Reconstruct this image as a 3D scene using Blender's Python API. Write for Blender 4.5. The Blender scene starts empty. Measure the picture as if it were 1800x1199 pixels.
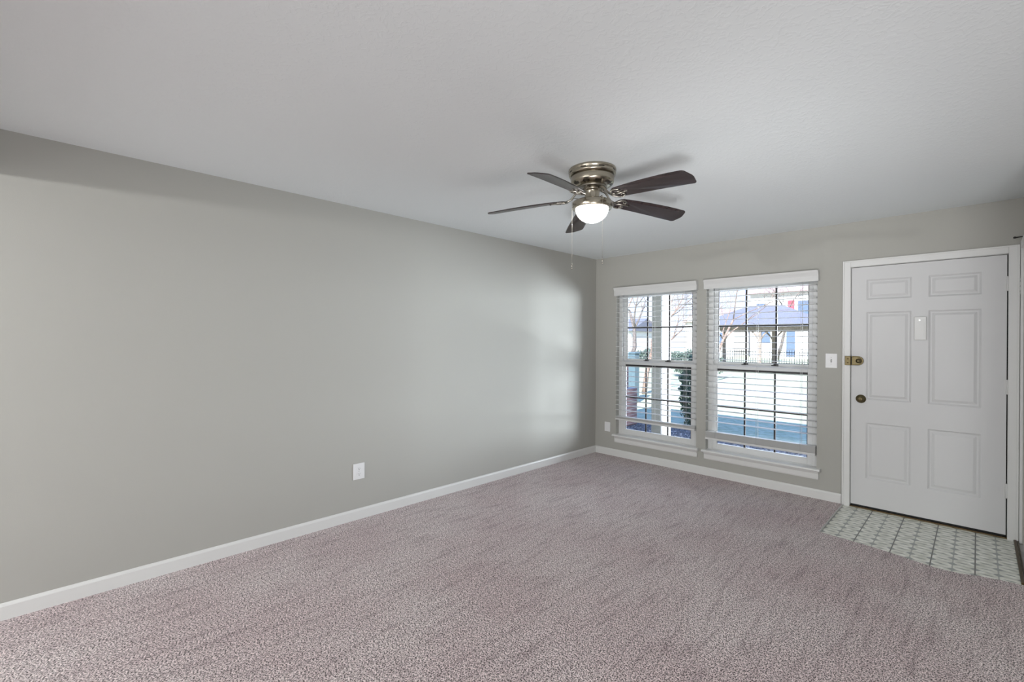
import bpy, math, random
from mathutils import Vector, Matrix, Euler
R = math.radians
sc = bpy.context.scene
col = sc.collection

# ------------------------------------------------------------------ camera
cam_d = bpy.data.cameras.new('camera'); cam = bpy.data.objects.new('camera', cam_d); col.objects.link(cam)
cam_d.sensor_width = 36; cam_d.lens = 811.21/1800*36; cam_d.clip_start = .02; cam_d.clip_end = 400
_f = Vector((-0.710507, 0.703690, -0.000696)); _r = Vector((0.703677, 0.710499, 0.0055436)); _u = Vector((-0.0043957, -0.0034487, 0.999984))
m = Matrix.Identity(4)
for i in range(3):
    m[i][0], m[i][1], m[i][2] = _r[i], _u[i], -_f[i]
m.translation = Vector((3.4136, -4.8799, 1.4043))
cam.matrix_world = m
sc.camera = cam

# ------------------------------------------------------------------ world, sun, room and fill lights, exposure
w = bpy.data.worlds.new('sky'); sc.world = w; w.use_nodes = True
nt = w.node_tree; bg = nt.nodes['Background']
tc = nt.nodes.new('ShaderNodeTexCoord'); sp = nt.nodes.new('ShaderNodeSeparateXYZ'); cr = nt.nodes.new('ShaderNodeValToRGB')
nt.links.new(tc.outputs['Generated'], sp.inputs[0]); nt.links.new(sp.outputs['Z'], cr.inputs[0])
cr.color_ramp.elements[0].color = (.92, .95, 1, 1); cr.color_ramp.elements[1].color = (.20, .42, 1, 1); cr.color_ramp.elements[1].position = .6
nt.links.new(cr.outputs[0], bg.inputs[0]); bg.inputs[1].default_value = 1.7

def light(name, kind, loc, energy, color=(1, 1, 1), target=None, **kw):
    d = bpy.data.lights.new(name, kind); d.energy = energy; d.color = color
    for k, v in kw.items(): setattr(d, k, v)
    o = bpy.data.objects.new(name, d); col.objects.link(o); o.location = loc
    if target is not None: o.rotation_euler = (Vector(target)-Vector(loc)).to_track_quat('-Z', 'Y').to_euler()
    return o
light('sun', 'SUN', (5, -20, 20), 14.0, (1, .95, .88), (5-7, -20+20, 20-15.5), angle=R(.6))
# hanging lamp of the dining room behind the camera (throws the header's and the blades' shadows)
light('dining_lamp', 'POINT', (1.25, -7.3, 2.11), 162, (.985, .99, 1), shadow_soft_size=.06)
# added fill lamps: from the rear, up at the far ceiling, beside the camera
light('rear_fill', 'AREA', (2.6, -9.3, 1.2), 98, (.97, .985, 1), (2.6, 0, 1.5), shape='RECTANGLE', size=2.6, size_y=2.0)
light('ceiling_fill', 'SPOT', (3.75, -5.1, .35), 370, (.97, .98, 1), (1.75, -.75, 2.44), spot_size=R(46), spot_blend=1, shadow_soft_size=.4)
light('side_fill', 'AREA', (4.6, -5.1, 1.0), 38, (.97, .985, 1), (2.2, 0, 1.0), shape='RECTANGLE', size=1.0, size_y=1.0)
# added lamp outside right of the windows, standing in for bounced sun
light('outdoor_fill', 'AREA', (4.05, 3.95, 1.1), 330, (1, .99, .97), (.9, 0, 1.4), shape='RECTANGLE', size=2.4, size_y=2.2, spread=R(85))
sc.view_settings.view_transform = 'Standard'; sc.view_settings.look = 'None'
sc.view_settings.gamma = 1; sc.view_settings.use_curve_mapping = False
sc.view_settings.exposure = 0
try:
    sc.cycles.max_bounces = 10; sc.cycles.diffuse_bounces = 6; sc.cycles.transparent_max_bounces = 12
    sc.cycles.use_denoising = True; sc.cycles.sample_clamp_indirect = 6
except Exception: pass

# ------------------------------------------------------------------ materials
def mat(name, color, rough=.6, metal=0, spec=.5, bump=None, emit=None, coat=0):
    """bump = (noise scale, strength, distance, detail)"""
    mt = bpy.data.materials.new(name); mt.use_nodes = True; n = mt.node_tree; b = n.nodes['Principled BSDF']
    b.inputs['Base Color'].default_value = (*color, 1); b.inputs['Roughness'].default_value = rough
    b.inputs['Metallic'].default_value = metal; b.inputs['Specular IOR Level'].default_value = spec
    b.inputs['Coat Weight'].default_value = coat
    if emit:
        b.inputs['Emission Color'].default_value = (*emit[0], 1); b.inputs['Emission Strength'].default_value = emit[1]
    if bump:
        t = n.nodes.new('ShaderNodeTexCoord'); z = n.nodes.new('ShaderNodeTexNoise'); bp = n.nodes.new('ShaderNodeBump')
        z.inputs['Scale'].default_value = bump[0]; z.inputs['Detail'].default_value = bump[3] if len(bump) > 3 else 3
        bp.inputs['Strength'].default_value = bump[1]; bp.inputs['Distance'].default_value = bump[2]
        n.links.new(t.outputs['Object'], z.inputs['Vector']); n.links.new(z.outputs['Fac'], bp.inputs['Height'])
        n.links.new(bp.outputs[0], b.inputs['Normal'])
    return mt
def noisy(name, c1, c2, scale, rough=.8, detail=4, lo=.4, hi=.6, bump=0, dist=.01, stretch=(1, 1, 1)):
    mt = mat(name, c1, rough); n = mt.node_tree; b = n.nodes['Principled BSDF']
    t = n.nodes.new('ShaderNodeTexCoord'); mp = n.nodes.new('ShaderNodeMapping'); z = n.nodes.new('ShaderNodeTexNoise'); r = n.nodes.new('ShaderNodeValToRGB')
    mp.inputs['Scale'].default_value = stretch
    z.inputs['Scale'].default_value = scale; z.inputs['Detail'].default_value = detail
    r.color_ramp.elements[0].position = lo; r.color_ramp.elements[1].position = hi
    r.color_ramp.elements[0].color = (*c1, 1); r.color_ramp.elements[1].color = (*c2, 1)
    n.links.new(t.outputs['Object'], mp.inputs[0]); n.links.new(mp.outputs[0], z.inputs['Vector'])
    n.links.new(z.outputs['Fac'], r.inputs[0]); n.links.new(r.outputs[0], b.inputs['Base Color'])
    if bump:
        bp = n.nodes.new('ShaderNodeBump'); bp.inputs['Strength'].default_value = bump; bp.inputs['Distance'].default_value = dist
        n.links.new(z.outputs['Fac'], bp.inputs['Height']); n.links.new(bp.outputs[0], b.inputs['Normal'])
    return mt

M = {}
M['wall'] = mat('greige_wall_paint', (.388, .383, .352), .75, spec=.25, bump=(260, .12, .002))
M['white'] = mat('white_trim_paint', (.66, .66, .645), .38, spec=.45)
M['door'] = mat('white_door_paint', (.585, .585, .585), .42, spec=.4, bump=(60, .04, .002))
M['blind'] = mat('white_blind', (.60, .60, .59), .45)
M['vinyl'] = mat('white_window_vinyl', (.62, .62, .61), .4)
M['dark'] = mat('dark_bronze', (.018, .016, .016), .45)
M['black'] = mat('black_gap', (.012, .012, .012), .8)
M['plate'] = mat('white_plastic', (.72, .72, .72), .3)
M['slot'] = mat('slot_dark', (.06, .06, .06), .6)
M['brass'] = mat('aged_brass', (.125, .10, .052), .38, metal=.9, bump=(90, .1, .001))
M['brassdark'] = mat('dark_brass', (.10, .07, .035), .4, metal=.8)
M['pewter'] = mat('antique_nickel', (.40, .36, .29), .24, metal=1, bump=(60, .04, .001))
M['pewterbright'] = mat('bright_nickel', (.34, .32, .28), .30, metal=1)
M['pewterdark'] = mat('dark_nickel', (.10, .09, .075), .3, metal=1)
M['blade'] = noisy('dark_walnut_blade', (.020, .014, .014), (.042, .029, .029), 6, .27, 5, .35, .65, stretch=(1, 12, 1))
M['bowl'] = mat('lit_frosted_glass', (.9, .9, .88), .4, emit=((1, .985, .96), 22.0))
M['led'] = mat('led', (1, 1, 1), .3, emit=((1, 1, 1), 3))
M['metal'] = mat('satin_metal', (.55, .55, .54), .3, metal=1)
M['hinge'] = mat('painted_hinge', (.60, .60, .59), .4)
M['closet'] = mat('white_closet_paint', (.66, .66, .66), .45)
M['dim'] = mat('closet_inside', (.40, .39, .37), .8)

def glass_mat():
    mt = bpy.data.materials.new('window_glass'); mt.use_nodes = True; n = mt.node_tree
    for x in list(n.nodes): n.nodes.remove(x)
    o = n.nodes.new('ShaderNodeOutputMaterial'); a = n.nodes.new('ShaderNodeBsdfTransparent'); g = n.nodes.new('ShaderNodeBsdfGlossy'); mx = n.nodes.new('ShaderNodeMixShader'); fr = n.nodes.new('ShaderNodeFresnel')
    a.inputs[0].default_value = (.90, .95, 1, 1); g.inputs['Roughness'].default_value = .02; fr.inputs[0].default_value = 1.35
    n.links.new(fr.outputs[0], mx.inputs[0]); n.links.new(a.outputs[0], mx.inputs[1]); n.links.new(g.outputs[0], mx.inputs[2]); n.links.new(mx.outputs[0], o.inputs[0])
    return mt
M['glass'] = glass_mat()

def ceiling_mat():
    mt = mat('textured_ceiling_paint', (.757, .796, .803), .85, spec=.2); n = mt.node_tree; b = n.nodes['Principled BSDF']
    t = n.nodes.new('ShaderNodeTexCoord')
    z = n.nodes.new('ShaderNodeTexNoise'); z.inputs['Scale'].default_value = 34; z.inputs['Detail'].default_value = 5; z.inputs['Distortion'].default_value = 1.2
    r = n.nodes.new('ShaderNodeValToRGB'); r.color_ramp.elements[0].position = .50; r.color_ramp.elements[1].position = .60
    bp = n.nodes.new('ShaderNodeBump'); bp.inputs['Strength'].default_value = .17; bp.inputs['Distance'].default_value = .004
    n.links.new(t.outputs['Object'], z.inputs['Vector']); n.links.new(z.outputs['Fac'], r.inputs[0]); n.links.new(r.outputs[0], bp.inputs['Height']); n.links.new(bp.outputs[0], b.inputs['Normal'])
    return mt
M['ceiling'] = ceiling_mat()

def carpet_mat():
    mt = mat('mauve_carpet', (.4, .34, .34), .95, spec=.1); n = mt.node_tree; b = n.nodes['Principled BSDF']; L = n.links
    t = n.nodes.new('ShaderNodeTexCoord')
    def noise(scale, detail, mapping=None, dist=0):
        z = n.nodes.new('ShaderNodeTexNoise'); z.inputs['Scale'].default_value = scale; z.inputs['Detail'].default_value = detail; z.inputs['Distortion'].default_value = dist
        if mapping:
            mp = n.nodes.new('ShaderNodeMapping'); mp.inputs['Scale'].default_value = mapping[0]; mp.inputs['Rotation'].default_value = (0, 0, mapping[1])
            L.new(t.outputs['Object'], mp.inputs[0]); L.new(mp.outputs[0], z.inputs['Vector'])
        else: L.new(t.outputs['Object'], z.inputs['Vector'])
        return z
    def ramp(src, p0, c0, p1, c1):
        r = n.nodes.new('ShaderNodeValToRGB'); e = r.color_ramp.elements
        e[0].position, e[1].position = p0, p1; e[0].color = (*c0, 1); e[1].color = (*c1, 1); L.new(src, r.inputs[0]); return r
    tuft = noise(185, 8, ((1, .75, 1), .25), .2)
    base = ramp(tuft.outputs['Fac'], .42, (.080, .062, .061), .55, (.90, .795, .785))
    # pile brushed one way or the other: long marks running with the left wall, plus patches
    marks = noise(15, 7, ((1.6, .22, 1), R(-9)), .15); patch = noise(1.5, 3)
    mk = ramp(marks.outputs['Fac'], .30, (.76, .73, .74), .50, (1, 1, 1))
    pk = ramp(patch.outputs['Fac'], .36, (.90, .85, .86), .62, (1.0, 1.0, 1.0))
    mx = n.nodes.new('ShaderNodeMix'); mx.data_type = 'RGBA'; mx.blend_type = 'MULTIPLY'; mx.inputs[0].default_value = 1
    L.new(base.outputs[0], mx.inputs[6]); L.new(mk.outputs[0], mx.inputs[7])
    m2 = n.nodes.new('ShaderNodeMix'); m2.data_type = 'RGBA'; m2.blend_type = 'MULTIPLY'; m2.inputs[0].default_value = 1
    L.new(mx.outputs[2], m2.inputs[6]); L.new(pk.outputs[0], m2.inputs[7]); 
    clump = noise(62, 4); ck = ramp(clump.outputs['Fac'], .38, (.74, .71, .71), .56, (1.04, 1.04, 1.04))
    m3 = n.nodes.new('ShaderNodeMix'); m3.data_type = 'RGBA'; m3.blend_type = 'MULTIPLY'; m3.inputs[0].default_value = 1
    L.new(m2.outputs[2], m3.inputs[6]); L.new(ck.outputs[0], m3.inputs[7]); L.new(m3.outputs[2], b.inputs['Base Color'])
    bp = n.nodes.new('ShaderNodeBump'); bp.inputs['Strength'].default_value = .85; bp.inputs['Distance'].default_value = .006
    L.new(tuft.outputs['Fac'], bp.inputs['Height']); L.new(bp.outputs[0], b.inputs['Normal'])
    b.inputs['Sheen Weight'].default_value = .15; b.inputs['Sheen Roughness'].default_value = .6
    return mt
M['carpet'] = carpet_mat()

def tile_mat():
    """sheet vinyl: pale ovals in rows, dark lozenges between them, a seam line every second column"""
    mt = mat('vinyl_tile', (.5, .5, .45), .32, spec=.5); n = mt.node_tree; b = n.nodes['Principled BSDF']; L = n.links
    t = n.nodes.new('ShaderNodeTexCoord'); s = n.nodes.new('ShaderNodeSeparateXYZ'); L.new(t.outputs['Object'], s.inputs[0])
    def mth(op, a, bb=None, c=None):
        x = n.nodes.new('ShaderNodeMath'); x.operation = op
        for i, v in enumerate((a, bb, c)):
            if v is None: continue
            if isinstance(v, (int, float)): x.inputs[i].default_value = v
            else: L.new(v, x.inputs[i])
        return x.outputs[0]
    PX, PY = .1015, .1
    u = mth('MULTIPLY', mth('SUBTRACT', s.outputs['X'], 2.595), 1/PX); v = mth('MULTIPLY', s.outputs['Y'], 1/PY)
    fu = mth('ABSOLUTE', mth('SUBTRACT', mth('FRACT', mth('ADD', u, 100)), .5))   # 0 centre, .5 edge
    fv = mth('ABSOLUTE', mth('SUBTRACT', mth('FRACT', mth('ADD', v, 100)), .5))
    du = mth('SUBTRACT', .5, fu); dv = mth('SUBTRACT', .5, fv)                       # distance to edge
    loz = mth('LESS_THAN', mth('ADD', du, mth('MULTIPLY', dv, 1.0)), .27)
    line = mth('LESS_THAN', mth('MINIMUM', du, dv), .035)
    seam = mth('LESS_THAN', mth('SUBTRACT', .5, mth('ABSOLUTE', mth('SUBTRACT', mth('FRACT', mth('ADD', mth('MULTIPLY', u, .5), 100)), .5))), .014)
    z = n.nodes.new('ShaderNodeTexNoise'); z.inputs['Scale'].default_value = 22; z.inputs['Detail'].default_value = 6; L.new(t.outputs['Object'], z.inputs['Vector'])
    r = n.nodes.new('ShaderNodeValToRGB'); r.color_ramp.elements[0].position = .35; r.color_ramp.elements[1].position = .65
    r.color_ramp.elements[0].color = (.60, .61, .53, 1); r.color_ramp.elements[1].color = (.86, .86, .80, 1); L.new(z.outputs['Fac'], r.inputs[0])
    def mix(fac, a, c):
        x = n.nodes.new('ShaderNodeMix'); x.data_type = 'RGBA'; L.new(fac, x.inputs[0]); L.new(a, x.inputs[6]); x.inputs[7].default_value = (*c, 1); return x.outputs[2]
    c = mix(line, r.outputs[0], (.40, .41, .38)); c = mix(loz, c, (.30, .32, .30)); dash = mth('LESS_THAN', mth('ADD', fv, mth('MULTIPLY', fu, .22)), .085); c = mix(dash, c, (.30, .32, .29)); c = mix(seam, c, (.10, .10, .085))
    L.new(c, b.inputs['Base Color'])
    return mt
M['tile'] = tile_mat()

# outdoors
M['lawn'] = noisy('lawn_grass', (.36, .40, .24), (.55, .56, .38), 9, .95, 6, .35, .65, .5, .03)
M['mulch'] = noisy('mulch_chips', (.03, .03, .035), (.34, .33, .33), 34, .95, 6, .42, .66, .8, .03)
M['leaflitter'] = noisy('leaf_litter', (.10, .09, .08), (.45, .42, .38), 5, .9, 3)
M['concrete'] = noisy('concrete_walk', (.5, .49, .47), (.62, .6, .58), 12, .9)
M['beige'] = mat('beige_post_paint', (.25, .23, .185), .6)
M['siding'] = mat('white_siding', (.75, .72, .69), .6)
M['redshut'] = mat('red_shutter', (.62, .07, .10), .6)
M['bluewin'] = mat('far_window', (.12, .16, .24), .15)
M['roof'] = noisy('slate_shingles', (.13, .13, .16), (.20, .20, .24), 30, .8, 3)
M['pinkroof'] = noisy('rose_shingles', (.42, .28, .26), (.52, .38, .36), 20, .8, 3)
M['wood'] = noisy('weathered_timber', (.22, .17, .14), (.32, .26, .22), 12, .8, 4)
M['bark'] = noisy('grey_bark', (.12, .095, .085), (.24, .20, .18), 14, .9, 5)
M['twig'] = noisy('russet_bark', (.20, .13, .10), (.34, .24, .19), 14, .9, 5)
M['leaf'] = noisy('evergreen_leaf', (.02, .05, .03), (.07, .13, .07), 30, .6, 3)
M['hedge'] = noisy('hedge_leaf', (.05, .07, .06), (.12, .16, .12), 20, .7, 3)
M['iron'] = mat('black_iron', (.02, .02, .022), .5)
M['utility'] = mat('green_grey_metal', (.10, .15, .17), .5)
def brick_mat():
    mt = mat('red_brick', (.35, .2, .16), .85); n = mt.node_tree
    t = n.nodes.new('ShaderNodeTexCoord'); k = n.nodes.new('ShaderNodeTexBrick'); k.inputs['Scale'].default_value = 4.5
    mp = n.nodes.new('ShaderNodeMapping'); mp.inputs['Rotation'].default_value = (R(90), 0, 0); n.links.new(t.outputs['Object'], mp.inputs[0]); n.links.new(mp.outputs[0], k.inputs['Vector'])
    k.inputs['Color1'].default_value = (.36, .20, .17, 1); k.inputs['Color2'].default_value = (.27, .14, .12, 1); k.inputs['Mortar'].default_value = (.5, .46, .43, 1)
    n.links.new(k.outputs['Color'], n.nodes['Principled BSDF'].inputs['Base Color']); return mt
M['brick'] = brick_mat()

# ------------------------------------------------------------------ mesh helpers
class MB:
    def __init__(s): s.v = []; s.f = []; s.sm = []
    def add(s, vs, fs, smooth=False):
        k = len(s.v); s.v += [tuple(x) for x in vs]; s.f += [tuple(i+k for i in f) for f in fs]; s.sm += [smooth]*len(fs); return s
    def box(s, x0, x1, y0, y1, z0, z1):
        vs = [(x, y, z) for z in (z0, z1) for y in (y0, y1) for x in (x0, x1)]
        return s.add(vs, [(0, 2, 3, 1), (4, 5, 7, 6), (0, 1, 5, 4), (2, 6, 7, 3), (0, 4, 6, 2), (1, 3, 7, 5)])
    def prism(s, pts, a, b, axis=0):
        """polygon pts (2 coords) extruded along axis from a to b"""
        n = len(pts)
        def mk(p, t): return {0: (t, p[0], p[1]), 1: (p[0], t, p[1]), 2: (p[0], p[1], t)}[axis]
        vs = [mk(p, a) for p in pts]+[mk(p, b) for p in pts]
        fs = [tuple(range(n))[::-1], tuple(range(n, 2*n))]+[(i, (i+1) % n, n+(i+1) % n, n+i) for i in range(n)]
        return s.add(vs, fs)
    def lathe(s, prof, n=48, c=(0, 0, 0), axis='z', smooth=True):
        """prof: (radius, height) list"""
        vs = []; fs = []
        for r, h in prof:
            for k in range(n):
                a = 2*math.pi*k/n; p = (r*math.cos(a), r*math.sin(a), h)
                if axis == 'y': p = (p[0], -p[2], p[1])
                if axis == 'x': p = (p[2], p[0], p[1])
                vs.append((p[0]+c[0], p[1]+c[1], p[2]+c[2]))
        for i in range(len(prof)-1):
            for k in range(n):
                j = (k+1) % n; fs.append((i*n+k, i*n+j, (i+1)*n+j, (i+1)*n+k))
        fs.append(tuple(range(n))); fs.append(tuple(range((len(prof)-1)*n, len(prof)*n)))
        k = len(s.v); s.add(vs, fs, smooth); s.sm[-1] = s.sm[-2] = False; return s
    def tube(s, pts, rad, n=8):
        pts = [Vector(p) for p in pts]; rad = rad if isinstance(rad, (list, tuple)) else [rad]*len(pts); vs = []; fs = []
        up = None
        for i, p in enumerate(pts):
            d = (pts[min(i+1, len(pts)-1)]-pts[max(i-1, 0)]).normalized()
            if up is None: up = Vector((0, 0, 1)) if abs(d.z) < .9 else Vector((1, 0, 0))
            a = d.cross(up).normalized(); bb = a.cross(d).normalized(); up = bb
            for k in range(n):
                t = 2*math.pi*k/n; vs.append(p+rad[i]*(a*math.cos(t)+bb*math.sin(t)))
        for i in range(len(pts)-1):
            for k in range(n):
                j = (k+1) % n; fs.append((i*n+k, i*n+j, (i+1)*n+j, (i+1)*n+k))
        fs += [tuple(range(n))[::-1], tuple(range((len(pts)-1)*n, len(pts)*n))]
        return s.add(vs, fs, n > 4)
    def build(s, name, material, parent=None, bevel=0, seg=2, world=False, auto=False):
        me = bpy.data.meshes.new(name); me.from_pydata(s.v, [], s.f); me.update()
        for p, f in zip(me.polygons, s.sm): p.use_smooth = f
        import bmesh
        bm = bmesh.new(); bm.from_mesh(me); bmesh.ops.recalc_face_normals(bm, faces=bm.faces[:]); bm.to_mesh(me); bm.free()
        me.materials.append(material)
        o = bpy.data.objects.new(name, me); col.objects.link(o)
        if parent is not None:
            o.parent = parent
            if world: o.matrix_parent_inverse = Matrix.Identity(4); o.location = (-wl(parent))
        if bevel:
            b = o.modifiers.new('bevel', 'BEVEL'); b.width = bevel; b.segments = seg; b.limit_method = 'ANGLE'; b.angle_limit = R(40)
        return o
def wl(o):
    v = Vector(o.location)
    while o.parent is not None: o = o.parent; v += Vector(o.location)
    return v
def tag(o, label=None, cat=None, group=None, kind=None):
    if label: o['label'] = label
    if cat: o['category'] = cat
    if group: o['group'] = group
    if kind: o['kind'] = kind
    return o
def empty(name, loc=(0, 0, 0), label=None, cat=None, group=None, kind=None, rz=0):
    o = bpy.data.objects.new(name, None); col.objects.link(o); o.location = loc; o.rotation_euler = (0, 0, rz); o.empty_display_size = .05
    return tag(o, label, cat, group, kind)
def struct(mb, name, material, parent=None, **k):
    o = mb.build(name, material, parent, **k)
    if parent is None: o['kind'] = 'structure'
    return o

H = 2.44; XR = 3.64; OZ = -.2
# ================================================================== ROOM SHELL
# floor: carpet with the tiled entry cut out of it (edge of the carpet runs slightly crooked)
edge = [(2.595, 0), (2.595, -.20), (2.593, -.55), (2.596, -.846), (2.72, -.862), (2.945, -.888), (3.10, -.93), (3.248, -.967), (3.34, -.955), (3.42, -.915), (3.53, -.885), (XR+.66, -.865)]
fl = MB()
z0 = 0.0
# strip left of tile, and a fan of strips along the crooked edge, all meeting edge to edge
def quad(mb, a, b, c, d, z=0.0): mb.add([(*a, z), (*b, z), (*c, z), (*d, z)], [(0, 1, 2, 3)])
Yb = -9.6
quad(fl, (0, Yb), (2.593, Yb), (2.593, 0), (0, 0))
fl.add([(2.593, 0, 0), (2.593, -.846, 0), (2.596, -.846, 0), (2.595, 0, 0)], [(0, 1, 2, 3)])
for a, b in zip(edge[3:-1], edge[4:]): quad(fl, (a[0], Yb), (b[0], Yb), b, a)
quad(fl, (2.593, Yb), (2.596, Yb), (2.596, -.846), (2.593, -.846))
quad(fl, (XR+.66, Yb), (5.3, Yb), (5.3, 0), (XR+.66, 0))
for a, b in zip(edge[:-1], edge[1:]): fl.add([(*a, 0), (*b, 0), (b[0]+.004, b[1]+.006, -.009), (a[0]+.004, a[1]+.006, -.009)], [(0, 1, 2, 3)])
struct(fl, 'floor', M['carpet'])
sub = MB().box(-.2, 5.5, -9.8, .14, -.3, -.010); struct(sub, 'floor_slab', M['concrete'])
tl = MB(); tl.prism([(2.585, 0.0), (2.585, -.99), (3.615, -.99), (3.615, 0.0)], -.0095, -.006, 2)
o = struct(tl, 'floor_entry_tile', M['tile']); tag(o, 'patterned grey vinyl tile patch in front of the white entry door')
tk = MB().box(2.588, 2.598, -.84, -.005, -.006, .004); o = tk.build('transition_strip', M['metal'], bevel=.002)
tag(o, 'thin metal edging strip between the carpet and the left end of the entry tile', 'floor strip')
tk = MB().box(3.598, 3.612, -.86, -.02, -.006, .006).box(3.616, 3.622, -.86, -.02, -.006, .004); o = tk.build('floor_track', M['brassdark'], bevel=.001)
tag(o, 'narrow bronze floor track along the right end of the entry tile', 'floor track')

T = .14
wb = MB()
W = [(.303, 1.295), (1.397, 2.395)]; WZ0, WZ1 = .245, 2.035
DX0, DX1, DZ = 2.625, 3.585, 2.068
ZT = 3.4
for x0, x1 in ((-.2, W[0][0]), (W[0][1], W[1][0]), (W[1][1], DX0), (DX1, 5.5)): wb.box(x0, x1, 0, T, -.3, ZT)
for x0, x1 in W: wb.box(x0, x1, 0, T, -.3, WZ0).box(x0, x1, 0, T, WZ1, ZT)
wb.box(DX0, DX1, 0, T, DZ, ZT).box(DX0, DX1, 0, T, -.3, -.012)
struct(wb, 'wall_back', M['wall'])
struct(MB().box(-.2, 0, -9.8, 0, -.3, ZT), 'wall_left', M['wall'])
# right wall: closet opening beside the entry
wr = MB(); CY0, CY1, CZ = -.862, -.052, 2.075
wr.box(XR, XR+.1, -1.0, CY0, -.01, H).box(XR, XR+.1, CY0, CY1, CZ, H).box(XR, XR+.1, CY1, 0, -.01, H)
wr.box(XR+.1, 5.4, -1.0, -.9, -.01, H).box(XR+.68, XR+.76, -.9, 0, -.01, H)
struct(wr, 'wall_right', M['wall'])
struct(MB().box(5.3, 5.5, -9.8, -.9, -.3, ZT), 'wall_hall', M['wall'])
struct(MB().box(0, 5.3, -9.8, -9.6, -.3, ZT), 'wall_rear', M['wall'])
struct(MB().box(0, 5.3, -5.42, -5.29, 2.205, H), 'wall_header', M['wall'])
struct(MB().box(-.2, 5.5, -9.8, .14, H, H+.25), 'ceiling', M['ceiling'])
struct(MB().box(-.5, 5.8, -10, .62, ZT, ZT+.22), 'roof', M['roof'])

# baseboards
bbp = [(0, 0), (-.013, 0), (-.013, .068), (-.009, .078), (-.004, .083), (0, .083)]
b = MB(); b.prism(bbp, .012, DX0-.045, 0); struct(b, 'baseboard_back', M['white'])
b = MB(); b.prism([(-y, z) for y, z in bbp], -9.6, 0.0, 1); struct(b, 'baseboard_left', M['white'])

# ================================================================== ENTRY DOOR
dr = empty('door_1', (2.645, 0, 0), kind='structure')
tag(dr, 'white six-panel entry door with brass lock and knob')
X0, X1, Z0, Z1 = 2.645, 3.560, .020, 2.046; YF = 0.006; YB = .05
cols = [(2.747, 3.037), (3.138, 3.432)]; rows = [(.254, .728), (.923, 1.662), (1.768, 1.936)]
d = MB()
def rect(a, b_, c, e, y): return [(a, y, c), (b_, y, c), (b_, y, e), (a, y, e)]
# front skin as a grid with recessed, raised-centre panels
xs = [X0, cols[0][0], cols[0][1], cols[1][0], cols[1][1], X1]; zs = [Z0, rows[0][0], rows[0][1], rows[1][0], rows[1][1], rows[2][0], rows[2][1], Z1]
for i in range(5):
    for j in range(7):
        a, b2, c, e = xs[i], xs[i+1], zs[j], zs[j+1]
        if i in (1, 3) and j in (1, 3, 5):
            loops = [(0, YF), (.012, YF+.009), (.022, YF+.009), (.040, YF+.002)]
            vs = []
            for ins, y in loops: vs += rect(a+ins, b2-ins, c+ins, e-ins, y)
            fs = [(k*4+q, k*4+(q+1) % 4, k*4+4+(q+1) % 4, k*4+4+q) for k in range(3) for q in range(4)]+[(12, 13, 14, 15)]
            d.add(vs, fs)
        else: d.add(rect(a, b2, c, e, YF), [(0, 1, 2, 3)])
d.add(rect(X0, X1, Z0, Z1, YB), [(3, 2, 1, 0)])
d.add([(X0, YF, Z0), (X0, YB, Z0), (X0, YB, Z1), (X0, YF, Z1)], [(0, 1, 2, 3)]); d.add([(X1, YF, Z0), (X1, YB, Z0), (X1, YB, Z1), (X1, YF, Z1)], [(3, 2, 1, 0)])
d.add([(X0, YF, Z0), (X1, YF, Z0), (X1, YB, Z0), (X0, YB, Z0)], [(0, 1, 2, 3)]); d.add([(X0, YF, Z1), (X1, YF, Z1), (X1, YB, Z1), (X0, YB, Z1)], [(3, 2, 1, 0)])
d.build('door_leaf', M['door'], dr, world=True)
MB().box(X0, X1, .016, .05, .001, .0195).build('bottom_sweep', M['black'], dr, world=True)
MB().box(X0-.02, X1+.025, -.004, .13, -.012, .004).build('threshold', M['brassdark'], dr, world=True)
for z in (1.835, 1.089, .340):
    hg = MB(); hg.lathe([(.007, -.052), (.008, -.050), (.008, .050), (.007, .052)], 16, (3.5635, -.004, z)); hg.box(3.548, 3.5635, .0, .007, z-.05, z+.05).box(3.5635, 3.577, .0, .007, z-.05, z+.05)
    hg.build('hinge', M['hinge'], dr, world=True)
# rim lock: keeper on the casing, body with rounded right end, thumb knob
lk = MB()
pts = [(2.6475, 1.209)]+[(2.692+.0395*math.cos(t), 1.2485+.0395*math.sin(t)) for t in [R(-90+180*k/16) for k in range(17)]]+[(2.6475, 1.288)]
lk.prism(pts, YF-.014, YF, 1)
pts = [(2.6475+.004, 1.216)]+[(2.690+.030*math.cos(t), 1.2485+.032*math.sin(t)) for t in [R(-90+180*k/16) for k in range(17)]]+[(2.6475+.004, 1.281)]
lk.prism(pts, YF-.030, YF-.014, 1)
rl = lk.build('rim_lock', M['brass'], dr, bevel=.002, world=True)
kp = MB().box(2.606, 2.6465, -.040, -.018, 1.209, 1.288).build('lock_keeper', M['brass'], dr, bevel=.002, world=True)
for z in (1.232, 1.264):
    MB().lathe([(.006, 0), (.006, .0016), (.003, .0022)], 14, (2.627, -.0400, z), 'y').build('screw', M['brassdark'], kp, world=True)
MB().lathe([(.020, 0), (.020, .004), (.015, .006), (.013, .020), (.011, .024), (.004, .026)], 28, (2.700, YF-.030, 1.2485), 'y').build('thumb_knob', M['brass'], rl, world=True)
kb = MB().lathe([(.036, 0), (.036, .003), (.033, .007), (.021, .010), (.019, .012)], 36, (2.713, YF, .925), 'y').build('knob_plate', M['brass'], dr, world=True)
MB().lathe([(.011, .010), (.011, .018), (.019, .025), (.024, .034), (.024, .042), (.018, .048), (.008, .050)], 32, (2.713, YF, .925), 'y').build('door_knob', M['brass'], kb, world=True)
MB().lathe([(.0075, .0505), (.0075, .052), (.004, .052)], 16, (2.713, YF, .925), 'y').build('knob_button', M['brassdark'], kb, world=True)

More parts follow.
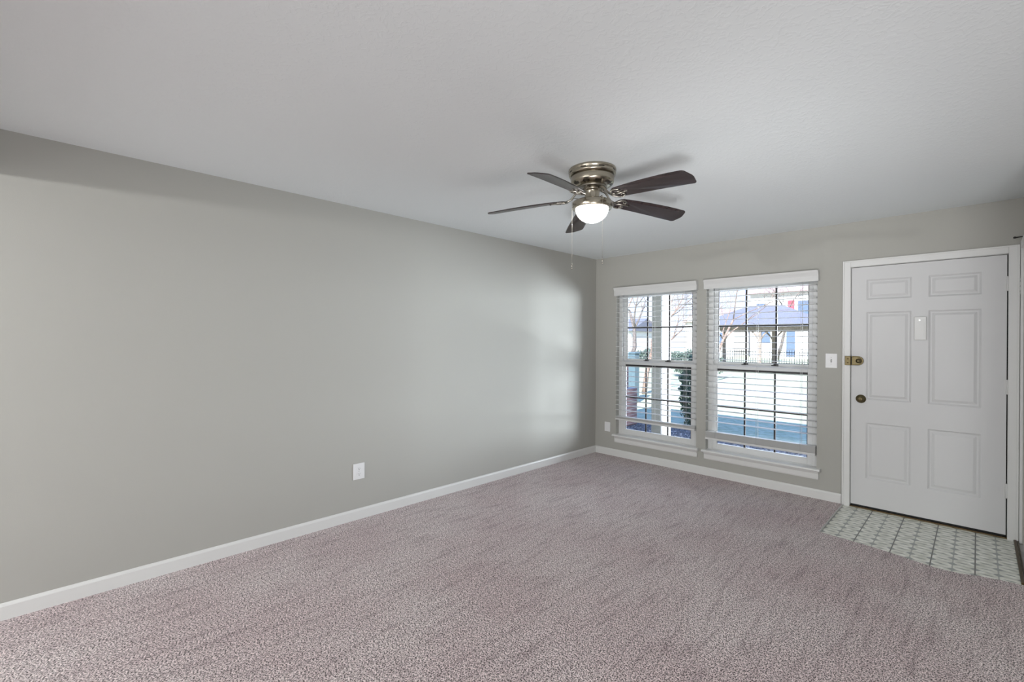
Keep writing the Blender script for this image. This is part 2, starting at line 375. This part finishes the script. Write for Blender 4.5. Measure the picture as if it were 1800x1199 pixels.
# casing (trim) and jamb
cs = MB()
def casing(mb, x0, x1, ztop, wd, y=0.0, th=.018):
    # stepped profile, left leg, right leg, head
    mb.box(x0-wd, x0, y-th, y, -.006, ztop+wd).box(x1, x1+wd, y-th, y, -.006, ztop+wd).box(x0, x1, y-th, y, ztop, ztop+wd)
    mb.box(x0-wd, x0-wd+.012, y-th-.005, y-th, -.006, ztop+wd).box(x1+wd-.012, x1+wd, y-th-.005, y-th, -.006, ztop+wd).box(x0-wd+.012, x1+wd-.012, y-th-.005, y-th, ztop+wd-.012, ztop+wd)
casing(cs, 2.640, 3.567, 2.052, .055)
o = struct(cs, 'trim_1', M['white'], bevel=.003); tag(o, 'white casing around the entry door')
jb = MB().box(DX0, 2.6415, 0, T, -.01, DZ).box(3.5665, DX1, 0, T, -.01, DZ).box(2.6415, 3.5665, 0, T, 2.05, DZ)
struct(jb, 'trim_2', M['white']); 
struct(MB().box(2.6415, 2.66, .052, .066, 0, 2.05).box(3.545, 3.5665, .052, .066, 0, 2.05).box(2.66, 3.545, .052, .066, 2.03, 2.05), 'trim_3', M['black'])

# alarm contact sensor on the door
s = empty('door_sensor', (3.0915, YF, 1.52), 'white plastic sensor box with lit dot mounted on the entry door', 'sensor')
MB().box(-.036, .036, -.024, 0, -.092, .092).build('sensor_body', M['white'], s, bevel=.004, seg=3)
MB().lathe([(.0042, 0), (.0042, .0015), (.002, .002)], 16, (-.004, -.0238, .064), 'y').build('indicator_light', M['led'], s)
MB().box(-.024, .024, -.0255, -.0238, -.083, .045).build('battery_cover', M['white'], s, bevel=.0006)

# ================================================================== CLOSET at the right edge
cl = MB()
cl.box(XR-.016, XR, -.052, -.014, -.006, CZ+.055).box(XR-.016, XR, CY0-.055, CY0, -.006, CZ+.055).box(XR-.016, XR, CY0, -.052, CZ, CZ+.055)
o = struct(cl, 'trim_4', M['white'], bevel=.003); tag(o, 'white casing around the closet at the right edge')
hg = MB().box(XR-.018, XR-.016, -.050, -.016, 1.755, 1.865).build('hinge', M['hinge'], o)
for z in (1.775, 1.810, 1.845): MB().box(XR-.0188, XR-.018, -.047, -.022, z-.0035, z+.0035).build('hinge_slot', M['slot'], hg)
cd = empty('door_2', (XR+.03, -.05, 0), kind='structure'); tag(cd, 'white bifold closet door at the right edge')
for k in range(2):
    y1 = -.056-k*.40; y0_ = y1-.395
    lf = MB().box(XR+.012, XR+.045, y0_, y1, .012, CZ-.01); lf = lf.build('closet_leaf', M['closet'], cd, bevel=.002, world=True)
    for z0_, z1_ in ((.14, .93), (1.05, 1.93)):
        MB().box(XR+.006, XR+.012, y0_+.06, y1-.06, z0_, z1_).build('raised_panel', M['closet'], lf, bevel=.004, world=True)
hk = MB(); hk.tube([(3.598, -.046, 2.155), (XR, -.046, 2.158)], .0042, 10); hk.lathe([(.003, -.008), (.007, -.004), (.0075, 0), (.007, .004), (.003, .008)], 16, (3.594, -.046, 2.155), 'x'); hk.box(XR-.004, XR, -.054, -.038, 2.145, 2.171)
tag(hk.build('hook', M['dark']), 'thin black ball-tipped hook above the casing at the right edge', 'hook')

# ================================================================== WINDOWS
for wi, (x0, x1) in enumerate(W):
    win = empty('window_%d' % (wi+1), (x0, T-.02, WZ0), kind='structure')
    tag(win, ['white double-hung window nearest the room corner', 'white double-hung window beside the entry door'][wi])
    yi, yo = .062, .125
    fr = MB().box(x0, x0+.042, yi-.004, yo, WZ0, WZ1).box(x1-.042, x1, yi-.004, yo, WZ0, WZ1).box(x0+.042, x1-.042, yi-.004, yo, WZ1-.045, WZ1).box(x0+.042, x1-.042, yi-.004, yo, WZ0, WZ0+.030)
    fr.box(x0+.042, x0+.050, yi-.002, yi+.004, WZ0+.03, WZ1-.045).box(x1-.050, x1-.042, yi-.002, yi+.004, WZ0+.03, WZ1-.045)
    fr.build('window_frame', M['vinyl'], win, bevel=.002, world=True)
    a, b2 = x0+.042, x1-.042; st = .046
    def sash(name, z0_, z1_, y0_, y1_, bot, top, gz):
        s_ = MB().box(a, a+st, y0_, y1_, z0_, z1_).box(b2-st, b2, y0_, y1_, z0_, z1_).box(a+st, b2-st, y0_, y1_, z0_, z0_+bot).box(a+st, b2-st, y0_, y1_, z1_-top, z1_)
        so = s_.build(name, M['vinyl'], win, bevel=.003, world=True)
        g0, g1, h0, h1 = a+st, b2-st, z0_+bot, z1_-top; ym = (y0_+y1_)/2
        MB().box(g0-.004, g1+.004, ym-.002, ym+.002, h0-.004, h1+.004).build('glass', M['glass'], so, world=True)
        mu = MB(); t3 = (g1-g0)/3
        for k in (1, 2): mu.box(g0+t3*k-.009, g0+t3*k+.009, ym-.007, ym-.0025, h0, h1)
        hm = (h0+h1)/2; mu.box(g0, g1, ym-.0075, ym-.0025, hm-.009, hm+.009)
        mu.build('muntins', M['dark'], so, world=True)
        gk = MB().box(g0, g0+.006, ym-.008, ym-.003, h0, h1).box(g1-.006, g1, ym-.008, ym-.003, h0, h1)
        if name == 'lower_sash': gk.box(g0, g1, ym-.012, ym-.003, h1-.020, h1)
        gk.build('gasket', M['dark'], so, world=True)
        return so, t3, g0
    up, t3, g0 = sash('upper_sash', 1.150, WZ1-.045, .098, .122, .045, .045, 0)
    lo, t3, g0 = sash('lower_sash', WZ0+.030, 1.172, .066, .092, .062, .048, 0)
    for k in (1, 2):
        lc = MB(); x = g0+t3*k-.005
        lc.box(x-.028, x+.028, .068, .092, 1.172, 1.180).lathe([(.011, 0), (.011, .012), (.006, .015)], 16, (x, .079, 1.180)).box(x-.004, x+.034, .066, .076, 1.184, 1.193)
        lc.build('sash_lock', M['dark'], lo, bevel=.001, world=True)
    # stool and apron
    stl = MB(); sp_ = [(.060, WZ0), (-.036, WZ0), (-.046, WZ0+.004), (-.050, WZ0+.012), (-.048, WZ0+.021), (-.040, WZ0+.026), (.060, WZ0+.026)]
    stl.prism([(y, z-.0) for y, z in sp_[1:-1]]+[(0, WZ0+.026), (0, WZ0)], x0-.030, x1+.032, 0)
    stl.box(x0, x1, 0, .062, WZ0, WZ0+.026)
    sl = stl.build('window_stool', M['white'], win, world=True)
    ap = MB(); ap.prism([(0, WZ0-.074), (-.011, WZ0-.074), (-.016, WZ0-.062), (-.018, WZ0-.022), (-.030, WZ0-.004), (-.030, WZ0), (0, WZ0)], x0-.012, x1+.016, 0)
    ap.build('apron', M['white'], win, world=True)
    # ---- blind (its own thing)
    bl = empty('window_blind', ((x0+x1)/2, 0, WZ1), ['white wooden venetian blind over the window nearest the room corner', 'white wooden venetian blind over the window beside the entry door'][wi], 'window blind', 'white venetian blinds')
    b0, b1 = x0+.006, x1-.006
    v = MB(); vp = [(-.030, 1.955), (-.040, 1.955), (-.040, 2.002), (-.046, 2.018), (-.055, 2.034), (-.060, 2.048), (-.060, 2.052), (-.030, 2.052)]
    v.prism(vp, x0-.010, x1+.012, 0)
    for xx in (x0-.012, x1+.006): v.prism([(-.0305, 1.955), (-.002, 1.955), (-.002, 2.052), (-.060, 2.052), (-.060, 2.046), (-.046, 2.018), (-.042, 1.998), (-.042, 1.955)], xx, xx+.008, 0)
    v.build('valance', M['blind'], bl, world=True)
    MB().box(b0, b1, -.024, .032, 1.970, 2.030).build('headrail', M['blind'], bl, world=True)
    sl = MB(); z = 1.930; ns = 0
    while z > .53:
        # gently crowned slat
        prof = [(-.022-.006, z-.0016), (-.010, z+.0004), (.005, z+.0010), (.020, z+.0004), (.033, z-.0016), (.033, z-.0046), (.020, z-.0026), (.005, z-.0020), (-.010, z-.0026), (-.028, z-.0046)]
        sl.prism(prof, b0, b1, 0); z -= .0589; ns += 1
    sl.build('slats', M['blind'], bl, world=True)
    # slats gathered on the bottom rail
    rb = (.452, .384)[wi]
    br = MB().box(b0, b1, -.030, .034, rb, rb+.022)
    for k in range((4, 11)[wi]): br.box(b0, b1, -.028, .033, rb+.0245+k*.0056, rb+.0283+k*.0056)
    br.build('bottom_rail', M['blind'], bl, bevel=.002, world=True)
    for k, t in enumerate((.10, .50, .88)):
        x = b0+t*(b1-b0)
        c_ = MB()
        for y in (-.030, .036): c_.tube([(x, y, 1.972), (x, y, rb+.024)], .0011, 6)
        c_.tube([(x+.004, .003, 1.972), (x+.004, .003, rb+.02)], .0009, 6)
        zz = 1.930
        while zz > .53: c_.box(x-.0008, x+.0008, -.030, .036, zz-.0060, zz-.0048); zz -= .0589
        c_.build('ladder_cord', M['blind'], bl, world=True)
    x = b1-.10
    lc = MB(); lc.tube([(x, -.036, 1.97), (x+.002, -.036, 1.22)], .0012, 6)
    lc = lc.build('lift_cord', M['blind'], bl, world=True)
    MB().lathe([(.002, .03), (.006, .0), (.005, -.004)], 14, (x+.002, -.036, 1.19)).build('cord_tassel', M['blind'], lc, world=True)

# ================================================================== ELECTRICAL PLATES
def slots(mb, c, ax):
    pass
# duplex outlet, left wall (faces +x)
o_ = empty('wall_outlet', (0, -3.184, .374), 'white duplex outlet plate low on the long left wall', 'outlet')
MB().box(0, .006, -.047, .047, -.062, .062).build('cover_plate', M['plate'], o_, bevel=.002)
for z in (.021, -.021):
    rc = MB(); n = 24
    pts = [(.016*math.cos(2*math.pi*k/n), max(-.0125, min(.0125, .016*math.sin(2*math.pi*k/n)))) for k in range(n)]
    rc.prism([(y, zz+z) for y, zz in pts], .006, .0085, 0); rc = rc.build('receptacle', M['plate'], o_)
    sl_ = MB().box(.0085, .0092, -.0075, -.0055, z-.001, z+.008).box(.0085, .0092, .0055, .0075, z-.001, z+.007).box(.0085, .0092, -.0028, .0028, z-.010, z-.005)
    sl_.build('slot', M['slot'], rc)
MB().lathe([(.0035, 0), (.0035, .001), (.002, .0014)], 12, (.006, 0, 0), 'x').build('screw', M['metal'], o_)
# outlet under/left of window, back wall
o_ = empty('wall_outlet', (.181, 0, .344), 'small white outlet plate low on the window wall beside the room corner', 'outlet')
MB().box(-.040, .040, -.006, 0, -.058, .058).build('cover_plate', M['plate'], o_, bevel=.002)
MB().lathe([(.006, .006), (.006, .010), (.003, .011)], 14, (0, 0, -.004), 'y').build('jack', M['plate'], o_)
# switch
o_ = empty('light_switch', (2.502, 0, 1.2425), 'white toggle light switch plate between the right window and the door', 'light switch')
MB().box(-.043, .043, -.006, 0, -.063, .063).build('cover_plate', M['plate'], o_, bevel=.002)
MB().box(-.005, .005, -.0075, -.006, -.013, .013).build('toggle_slot', M['slot'], o_)
MB().prism([(-.006, -.009), (-.020, .004), (-.020, .010), (-.006, .009)], -.0038, .0038, 0).build('toggle', M['plate'], o_, bevel=.001)
for z in (-.030, .030): MB().lathe([(.0035, .006), (.0035, .0068), (.002, .0072)], 12, (0, 0, z), 'y').build('screw', M['metal'], o_)

# ================================================================== CEILING FAN
FC = (1.767, -2.574)
fan = empty('ceiling_fan', (FC[0], FC[1], H), 'flush-mount ceiling fan with five dark blades and a lit frosted bowl', 'ceiling fan')
def zz(z): return z-H
MB().lathe([(.132, 0), (.1405, -.001), (.1425, -.006), (.1425, -.014), (.139, -.018), (.139, -.026), (.1405, -.030), (.1385, -.038), (.1325, -.041)], 72).build('mounting_ring', M['pewter'], fan)
hs = MB().lathe([(.131, -.040), (.1305, -.060), (.129, -.078), (.1265, -.086), (.118, -.094), (.104, -.101), (.092, -.104), (.086, -.106)], 72).build('motor_housing', M['pewter'], fan)
for k in range(10):
    a0 = 2*math.pi*k/10; vs = []; vt = MB()
    for q in range(7):
        a = a0+(-.17+.34*q/6)
        for rr, z in ((.1200, -.0925), (.1065, -.1000)): vs.append((rr*math.cos(a)*1.006, rr*math.sin(a)*1.006, z-.0015))
    vt.add(vs, [(2*i, 2*i+1, 2*i+3, 2*i+2) for i in range(6)]); vt.build('vent_slot', M['pewterdark'], hs)
for k in range(8):
    a0 = 2*math.pi*(k+.3)/8; vs = []; vt = MB()
    for q in range(7):
        a = a0+(-.12+.24*q/6)
        for z in (-.0185, -.0255): vs.append((.1398*math.cos(a), .1398*math.sin(a), z))
    vt.add(vs, [(2*i, 2*i+1, 2*i+3, 2*i+2) for i in range(6)]); vt.build('ring_slot', M['pewterdark'], hs)
MB().lathe([(.088, -.105), (.088, -.111), (.080, -.115), (.062, -.118)], 60).build('flywheel', M['pewterbright'], fan)
MB().lathe([(.058, -.117), (.055, -.126), (.046, -.131), (.0445, -.134), (.0445, -.186), (.048, -.190)], 48).build('switch_housing', M['pewter'], fan)
MB().lathe([(.050, -.188), (.095, -.191), (.1145, -.195), (.119, -.200), (.119, -.233), (.1165, -.237), (.100, -.237)], 72).build('light_ring', M['pewter'], fan)
prof = [(.0985*math.cos(t), -.232-.088*math.sin(t)) for t in [R(90*k/14) for k in range(14)]]+[(.003, -.320)]
MB().lathe(prof, 56).build('glass_bowl', M['bowl'], fan)
BZ = 2.220-H
ph0 = R(65.3)
for k in range(5):
    a = ph0+k*2*math.pi/5; pit = -math.tan(R(13))
    def droop(r): t = max(0, min(1, (r-.17)/.49)); return .038*(1-t**1.5)
    # iron: curved arm dropping from the flywheel to the blade, then a forked scroll plate
    def TP(r, s_, dz=0):  # radial, sideways, extra height on the pitched blade plane
        return (r*math.cos(a)-s_*math.sin(a), r*math.sin(a)+s_*math.cos(a), BZ+s_*pit+dz+droop(r))
    ir = MB()
    arm = [(.062, 0, .064), (.082, 0, .060), (.100, 0, .046), (.114, 0, .026), (.132, 0, .008), (.155, 0, -.002), (.175, 0, -.004)]
    ir.tube([TP(*q) for q in arm], [.0075, .008, .007, .006, .006, .007, .007], 10)
    for sg in (-1, 1):
        ir.tube([TP(.150, 0, -.004), TP(.160, sg*.022, -.006), TP(.178, sg*.040, -.006), TP(.202, sg*.044, -.006), TP(.222, sg*.034, -.006), TP(.226, sg*.020, -.006), TP(.214, sg*.014, -.006), TP(.206, sg*.022, -.006)], [.006, .0055, .005, .005, .0048, .0045, .004, .003], 8)
    ir.tube([TP(.170, 0, -.005), TP(.235, 0, -.006), TP(.262, 0, -.006)], [.006, .005, .004], 8)
    irn = ir.build('blade_iron', M['pewterbright'], fan)
    for (r_, s_) in ((.200, -.036), (.200, .036), (.255, 0)):
        p = TP(r_, s_, -.007); MB().lathe([(.0055, 0), (.0055, -.003), (.003, -.0045)], 14, p).build('screw', M['pewterdark'], irn)
    # blade: tapered root, widening, rounded outer corners
    def outline():
        R0, R1 = .165, .662; pts = []
        hw = lambda r: .046+(.066-.046)*min(1, ((r-R0)/.36))**.8
        for q in range(12):
            r = R0+.03+(R1-.034-R0-.03)*q/11; pts.append((r, hw(r)))
        for q in range(1, 8):
            t = R(84*q/7); pts.append((R1-.034+.022*math.sin(t), .066-.022+.022*math.cos(t)))
        side = pts; tip = [(R1-.006, .026), (R1-.001, .010)]
        full = side+tip+[(r, -s_) for r, s_ in tip[::-1]]+[(r, -s_) for r, s_ in side[::-1]]
        root = [(R0+.012, -.040), (R0, -.026), (R0-.002, 0), (R0, .026), (R0+.012, .040)]
        return full+root
    ol = outline(); n = len(ol)
    top = [TP(r, s_, .0035) for r, s_ in ol]; bot = [TP(r, s_, -.0025) for r, s_ in ol]
    bm_ = MB(); bm_.add(top+bot, [tuple(range(n)), tuple(range(n, 2*n))[::-1]]+[(i, (i+1) % n, n+(i+1) % n, n+i) for i in range(n)])
    bm_.build('blade', M['blade'], fan, bevel=.0012)
def chain(x, y, zt, zb, mats):
    c_ = MB(); z = zt
    c_.tube([(x, y, zt), (x, y, zb)], .0007, 6)
    while z > zb:
        c_.lathe([(.0004, .0014), (.0016, .0007), (.0016, -.0007), (.0004, -.0014)], 6, (x, y, z)); z -= .0052
    co = c_.build('pull_chain', M['pewterbright'], fan)
    return co
# chains: left one hangs from the near left of the light kit, right one from the near right
px = [(1.751-FC[0]-.035, -2.674-FC[1]-.015), (1.806-FC[0]+.055, -2.49-FC[1]-.045)]
for (x, y), zt, zb in zip(((-.075, -.098), (.112, -.052)), (-.190, -.200), (-.585, -.570)):
    co = chain(x, y, zt, zb, None)
    MB().tube([(x*.55, y*.55, zt+.01), (x*.93, y*.93, zt+.012), (x, y, zt)], .0022, 8).build('chain_guide', M['pewter'], co)
    MB().lathe([(.001, .014), (.0035, .010), (.0045, .003), (.0030, -.003), (.0022, -.006), (.0048, -.010), (.0052, -.014), (.0030, -.019), (.0008, -.020)], 18, (x, y, zb)).build('pull_fob', M['pewterbright'], co)
    if x < 0: MB().lathe([(.0005, .004), (.0024, .001), (.0024, -.001), (.0005, -.004)], 12, (x, y, -.335)).build('chain_coupling', M['plate'], co)

# ================================================================== OUTDOORS
random.seed(7)
gz = OZ
struct(MB().box(-60, 40, 3.35, 90, gz-.1, gz), 'ground_lawn', M['lawn'])
struct(MB().box(-60, 40, .14, 3.35, gz-.1, gz-.004), 'ground_mulch_bed', M['mulch'])
struct(MB().box(-4.0, 1.2, 10.2, 11.4, gz, gz+.02), 'ground_walkway', M['concrete'])
# loose chips / leaves on the mulch
ch = MB()
for i in range(5200):
    x = random.uniform(-3.2, 2.6); y = random.uniform(.2, 3.35)
    if x < -1.15 and y > 2.5 or (x+.3)**2+(y-3.62)**2 < .3: continue
    s_ = random.uniform(.012, .035); a = random.uniform(0, 6.28); tz = random.uniform(-.012, .016)
    ca, sa = math.cos(a)*s_, math.sin(a)*s_; zc = gz+.008+random.random()*.02
    ch.add([(x+ca, y+sa, zc+tz), (x-sa*.5, y+ca*.5, zc), (x-ca, y-sa, zc-tz*.4), (x+sa*.5, y-ca*.5, zc+.006)], [(0, 1, 2, 3)])
tag(ch.build('leaf_litter', M['leaflitter']), 'loose leaves and chips strewn over the shaded bed outside the windows', 'leaf litter', kind='stuff')
# porch column
pc = empty('porch_column', (.32, 1.1, gz), 'square beige porch column outside the window nearest the corner', 'column')
MB().box(-.065, .065, -.15, .14, 0, 3.5).build('column_shaft', M['beige'], pc, bevel=.006)
MB().box(.065, .083, -.135, .125, .02, 3.4).build('trim_board', M['siding'], pc, bevel=.003)['label'] = 'white side board of the column'
# brick pier
bp_ = MB().box(-2.3, -1.38, 2.70, 3.08, gz, .92).box(-2.3, -1.25, 2.65, 3.18, gz, .50).box(-2.33, -1.36, 2.68, 3.10, .92, .97)
tag(bp_.build('brick_pier', M['brick'], bevel=.01), 'low reddish brick pier seen through the left window, lower left', 'brick pier')
ub = empty('utility_cabinet', (-2.95, 5.9, gz), 'narrow blue-grey metal utility cabinet standing behind the brick pier', 'utility cabinet')
MB().box(-.10, .12, -.12, .12, 0, 1.28).build('cabinet_body', M['utility'], ub, bevel=.02)
MB().box(-.12, .14, -.14, .14, 1.28, 1.32).build('cabinet_lid', M['utility'], ub, bevel=.01)
def leafy(name, c, rad, n, ls, material, label, cat, group=None, trunk=True):
    e = empty(name, c, label, cat, group); f = MB()
    for i in range(n):
        u_ = random.uniform(-1, 1); t = random.uniform(0, 6.283); q = math.sqrt(1-u_*u_); rr = random.uniform(.55, 1)**.5*(1+.12*math.sin(5*t)+.1*math.sin(7*u_*3))
        p = Vector((rad[0]*rr*q*math.cos(t), rad[1]*rr*q*math.sin(t), rad[2]*(1.02+rr*u_)))
        if p.z < .02: p.z = random.uniform(.02, .2)
        a = Vector((random.gauss(0, 1), random.gauss(0, 1), random.gauss(0, 1))).normalized()*ls; b_ = a.orthogonal().normalized()*ls*.45
        f.add([p+a, p+b_, p-a, p-b_], [(0, 1, 2, 3)])
    f.build('foliage', material, e)
    if trunk:
        st_ = MB()
        for k in range(5):
            t = k*1.257; st_.tube([(0, 0, 0), (rad[0]*.3*math.cos(t), rad[1]*.3*math.sin(t), rad[2]*.8), (rad[0]*.55*math.cos(t), rad[1]*.55*math.sin(t), rad[2]*1.6)], [.03, .02, .008], 6)
        st_.build('stems', M['bark'], e)
    return e
leafy('evergreen_shrub', (-.30, 3.62, gz), (.27, .30, .66), 3600, .033, M['leaf'], 'dark evergreen shrub seen at the lower right of the left window', 'shrub')
leafy('clipped_hedge', (-5.5, 15.6, gz), (1.1, .8, .60), 4000, .06, M['hedge'], 'dark rounded hedge on the lawn behind the evergreen shrub', 'hedge')
leafy('low_bush', (-10.6, 21.5, gz), (1.6, 1.0, .55), 3500, .07, M['hedge'], 'low bush on the lawn left of the pavilion', 'bush')
leafy('low_bush', (-4.05, 36.5, gz), (1.5, 1.0, .75), 3000, .09, M['hedge'], 'low bush against the white house behind the pavilion', 'bush')

# pavilion
gc = Vector((-5.75, 26.0, gz)); g = empty('pavilion', gc, 'open timber pavilion with a slate blue-grey hip roof on the lawn', 'pavilion', rz=R(6))
ez, pz = 2.62, 3.85; hx, hy = 3.55, 2.6
rf = MB()
rf.add([(-hx, -hy, ez), (hx, -hy, ez), (hx, hy, ez), (-hx, hy, ez), (-.9, 0, pz), (.9, 0, pz), (-hx, -hy, ez-.14), (hx, -hy, ez-.14), (hx, hy, ez-.14), (-hx, hy, ez-.14)],
       [(0, 1, 5, 4), (1, 2, 5), (2, 3, 4, 5), (3, 0, 4), (6, 7, 1, 0), (7, 8, 2, 1), (8, 9, 3, 2), (9, 6, 0, 3), (9, 8, 7, 6)])
rf.build('roof_cover', M['roof'], g)
for x in (-2.9, 0.1, 2.9):
    for y in (-2.1, 2.1):
        p_ = MB().box(x-.09, x+.09, y-.09, y+.09, 0, ez-.14).build('post', M['wood'], g)
        br_ = MB()
        for sg in (-1, 1):
            br_.tube([(x, y, 1.65), (x+sg*.20, y, 2.0), (x+sg*.62, y, 2.46)], .05, 6)
        br_.build('brace', M['wood'], p_)
for y in (-2.1, 2.1): MB().box(-3.1, 3.1, y-.1, y+.1, ez-.34, ez-.14).build('beam', M['wood'], g)
# iron fence
fn = empty('iron_fence', (-5.0, 30.6, gz), 'low black iron picket fence running behind the pavilion', 'fence', rz=R(5))
MB().box(-6, 6, -.015, .015, .88, .92).box(-6, 6, -.015, .015, .12, .16).build('rails', M['iron'], fn)
pk = MB()
for k in range(81): x = -6+.15*k; pk.box(x-.012, x+.012, -.012, .012, 0, 1.05)
pk.build('pickets', M['iron'], fn)
# white house
hs_ = empty('house', (-6.5, 46.0, gz), 'white two-storey house with red shutters behind the pavilion', 'house')
def siding(mb, x0, x1, y, z0_, z1_):
    z = z0_
    while z < z1_: mb.add([(x0, y-.03, z), (x1, y-.03, z), (x1, y, min(z+.2, z1_)), (x0, y, min(z+.2, z1_)), ], [(0, 1, 2, 3)]); z += .2
hb = MB().box(-6.6, 10, .02, 8, 0, 6.6); siding(hb, -6.6, 10, 0, 0, 6.6); hb.build('house_wall', M['siding'], hs_)
MB().prism([(-.6, 6.5), (8.6, 6.5), (4, 8.6)], -7, 10.4, 0).build('house_roof', M['pinkroof'], hs_)
for (x, z0_, z1_, w_) in ((-5.1, 1.5, 2.9, .8), (-2.9, .2, 2.9, .75), (-1.75, 4.2, 5.6, 1.1), (-5.6, 4.2, 5.5, .8), (.8, 1.3, 2.9, .9), (2.0, 4.2, 5.6, .9)):
    wn = MB().box(x-w_/2-.08, x+w_/2+.08, -.07, .02, z0_-.08, z1_+.08).build('window_frame', M['siding'], hs_)
    MB().box(x-w_/2, x+w_/2, -.09, -.07, z0_, z1_).build('pane', M['bluewin'], wn)
for x in (-2.87, -.55, 1.15, 2.85): MB().box(x-.28, x+.28, -.10, -.03, 4.12, 5.68).build('shutter', M['redshut'], hs_, bevel=.01)
# gabled house to the left
h2 = empty('house', (-16.6, 46.0, gz), 'pale gabled cottage with rose roof left of the white house', 'house')
MB().box(-3.4, 1.9, 0, 7, 0, 3.9).build('house_wall', M['siding'], h2)
rf = MB(); rf.prism([(-3.8, 3.8), (2.3, 3.8), (-.75, 5.4)], -.4, 7.3, 1); rf.build('house_roof', M['pinkroof'], h2)
gb = MB(); gb.prism([(-3.3, 3.85), (1.8, 3.85), (-.75, 5.15)], -.46, -.38, 1); gb.build('gable_front', M['siding'], h2)
wn = MB().box(-.2, .9, -.07, .02, 1.2, 2.7).build('window_frame', M['siding'], h2); MB().box(-.1, .8, -.09, -.07, 1.3, 2.6).build('pane', M['bluewin'], wn)
# stone building, far left of the right-hand window
h3 = empty('house', (-33, 46.0, gz), 'low pale building at the far left behind the trees', 'house')
MB().box(-9, 6.0, 0, 7, 0, 3.0).build('house_wall', M['siding'], h3)
MB().prism([(-.5, 2.9), (7.5, 2.9), (3.5, 4.6)], -9.4, 6.4, 0).build('house_roof', M['roof'], h3)

# bare trees
def tree_mesh(seed, h, r0, depth, spread=.55, wander=.16, sides=5):
    rnd = random.Random(seed); mb = MB()
    def grow(p, d, L, r, lev):
        pts = [p]; rs = [r]; n = 3
        for k in range(n):
            d = (d+Vector((rnd.gauss(0, wander), rnd.gauss(0, wander), rnd.gauss(0, wander*.5)+.04))).normalized()
            p = p+d*L/n; pts.append(p); rs.append(r*(1-.45*(k+1)/n))
            if lev < depth and k > 0 or (lev == 0 and False):
                for q in range(2 if lev < depth-1 else 3):
                    ax = d.orthogonal().normalized(); ax.rotate(Matrix.Rotation(rnd.uniform(0, 6.283), 3, d))
                    nd = (d+ax*rnd.uniform(.5, 1.2)*spread/.55).normalized()
                    grow(p, nd, L*rnd.uniform(.55, .78), rs[-1]*rnd.uniform(.5, .7), lev+1)
        mb.tube(pts, rs, sides if lev < 2 else 3)
    grow(Vector((0, 0, 0)), Vector((0, 0, 1)), h*.42, r0, 0)
    return mb
def tree(seed, loc, h, r0, material, label, depth=4, **k):
    e = empty('bare_tree', (loc[0], loc[1], gz), label, 'tree', 'bare trees on the lawn')
    mb = tree_mesh(seed, h, r0, depth, **k)
    mb.build('branches', material, e)
    return e
tree(3, (-3.75, 7.9), 4.6, .085, M['twig'], 'small bare tree with pale twigs just left of the porch column', 5, spread=.5)
tree(5, (-7.1, 12.9), 7.0, .10, M['twig'], 'bare tree with many fine twigs behind the utility cabinet', 5)
tree(8, (-3.9, 13.2), 6.5, .07, M['twig'], 'bare multi-branched tree seen right of the porch column', 5)
tree(11, (-12.8, 36.2), 9.5, .16, M['bark'], 'bare tree behind the left end of the pavilion roof', 4)
tree(14, (-13.2, 22.8), 9, .17, M['bark'], 'large bare tree left of the pavilion, further off', 4)
tree(19, (-18.5, 27.0), 9, .16, M['bark'], 'bare tree furthest left on the lawn', 4)
tree(23, (-8.6, 38.5), 10, .15, M['bark'], 'tall bare tree between the pavilion and the houses', 4)
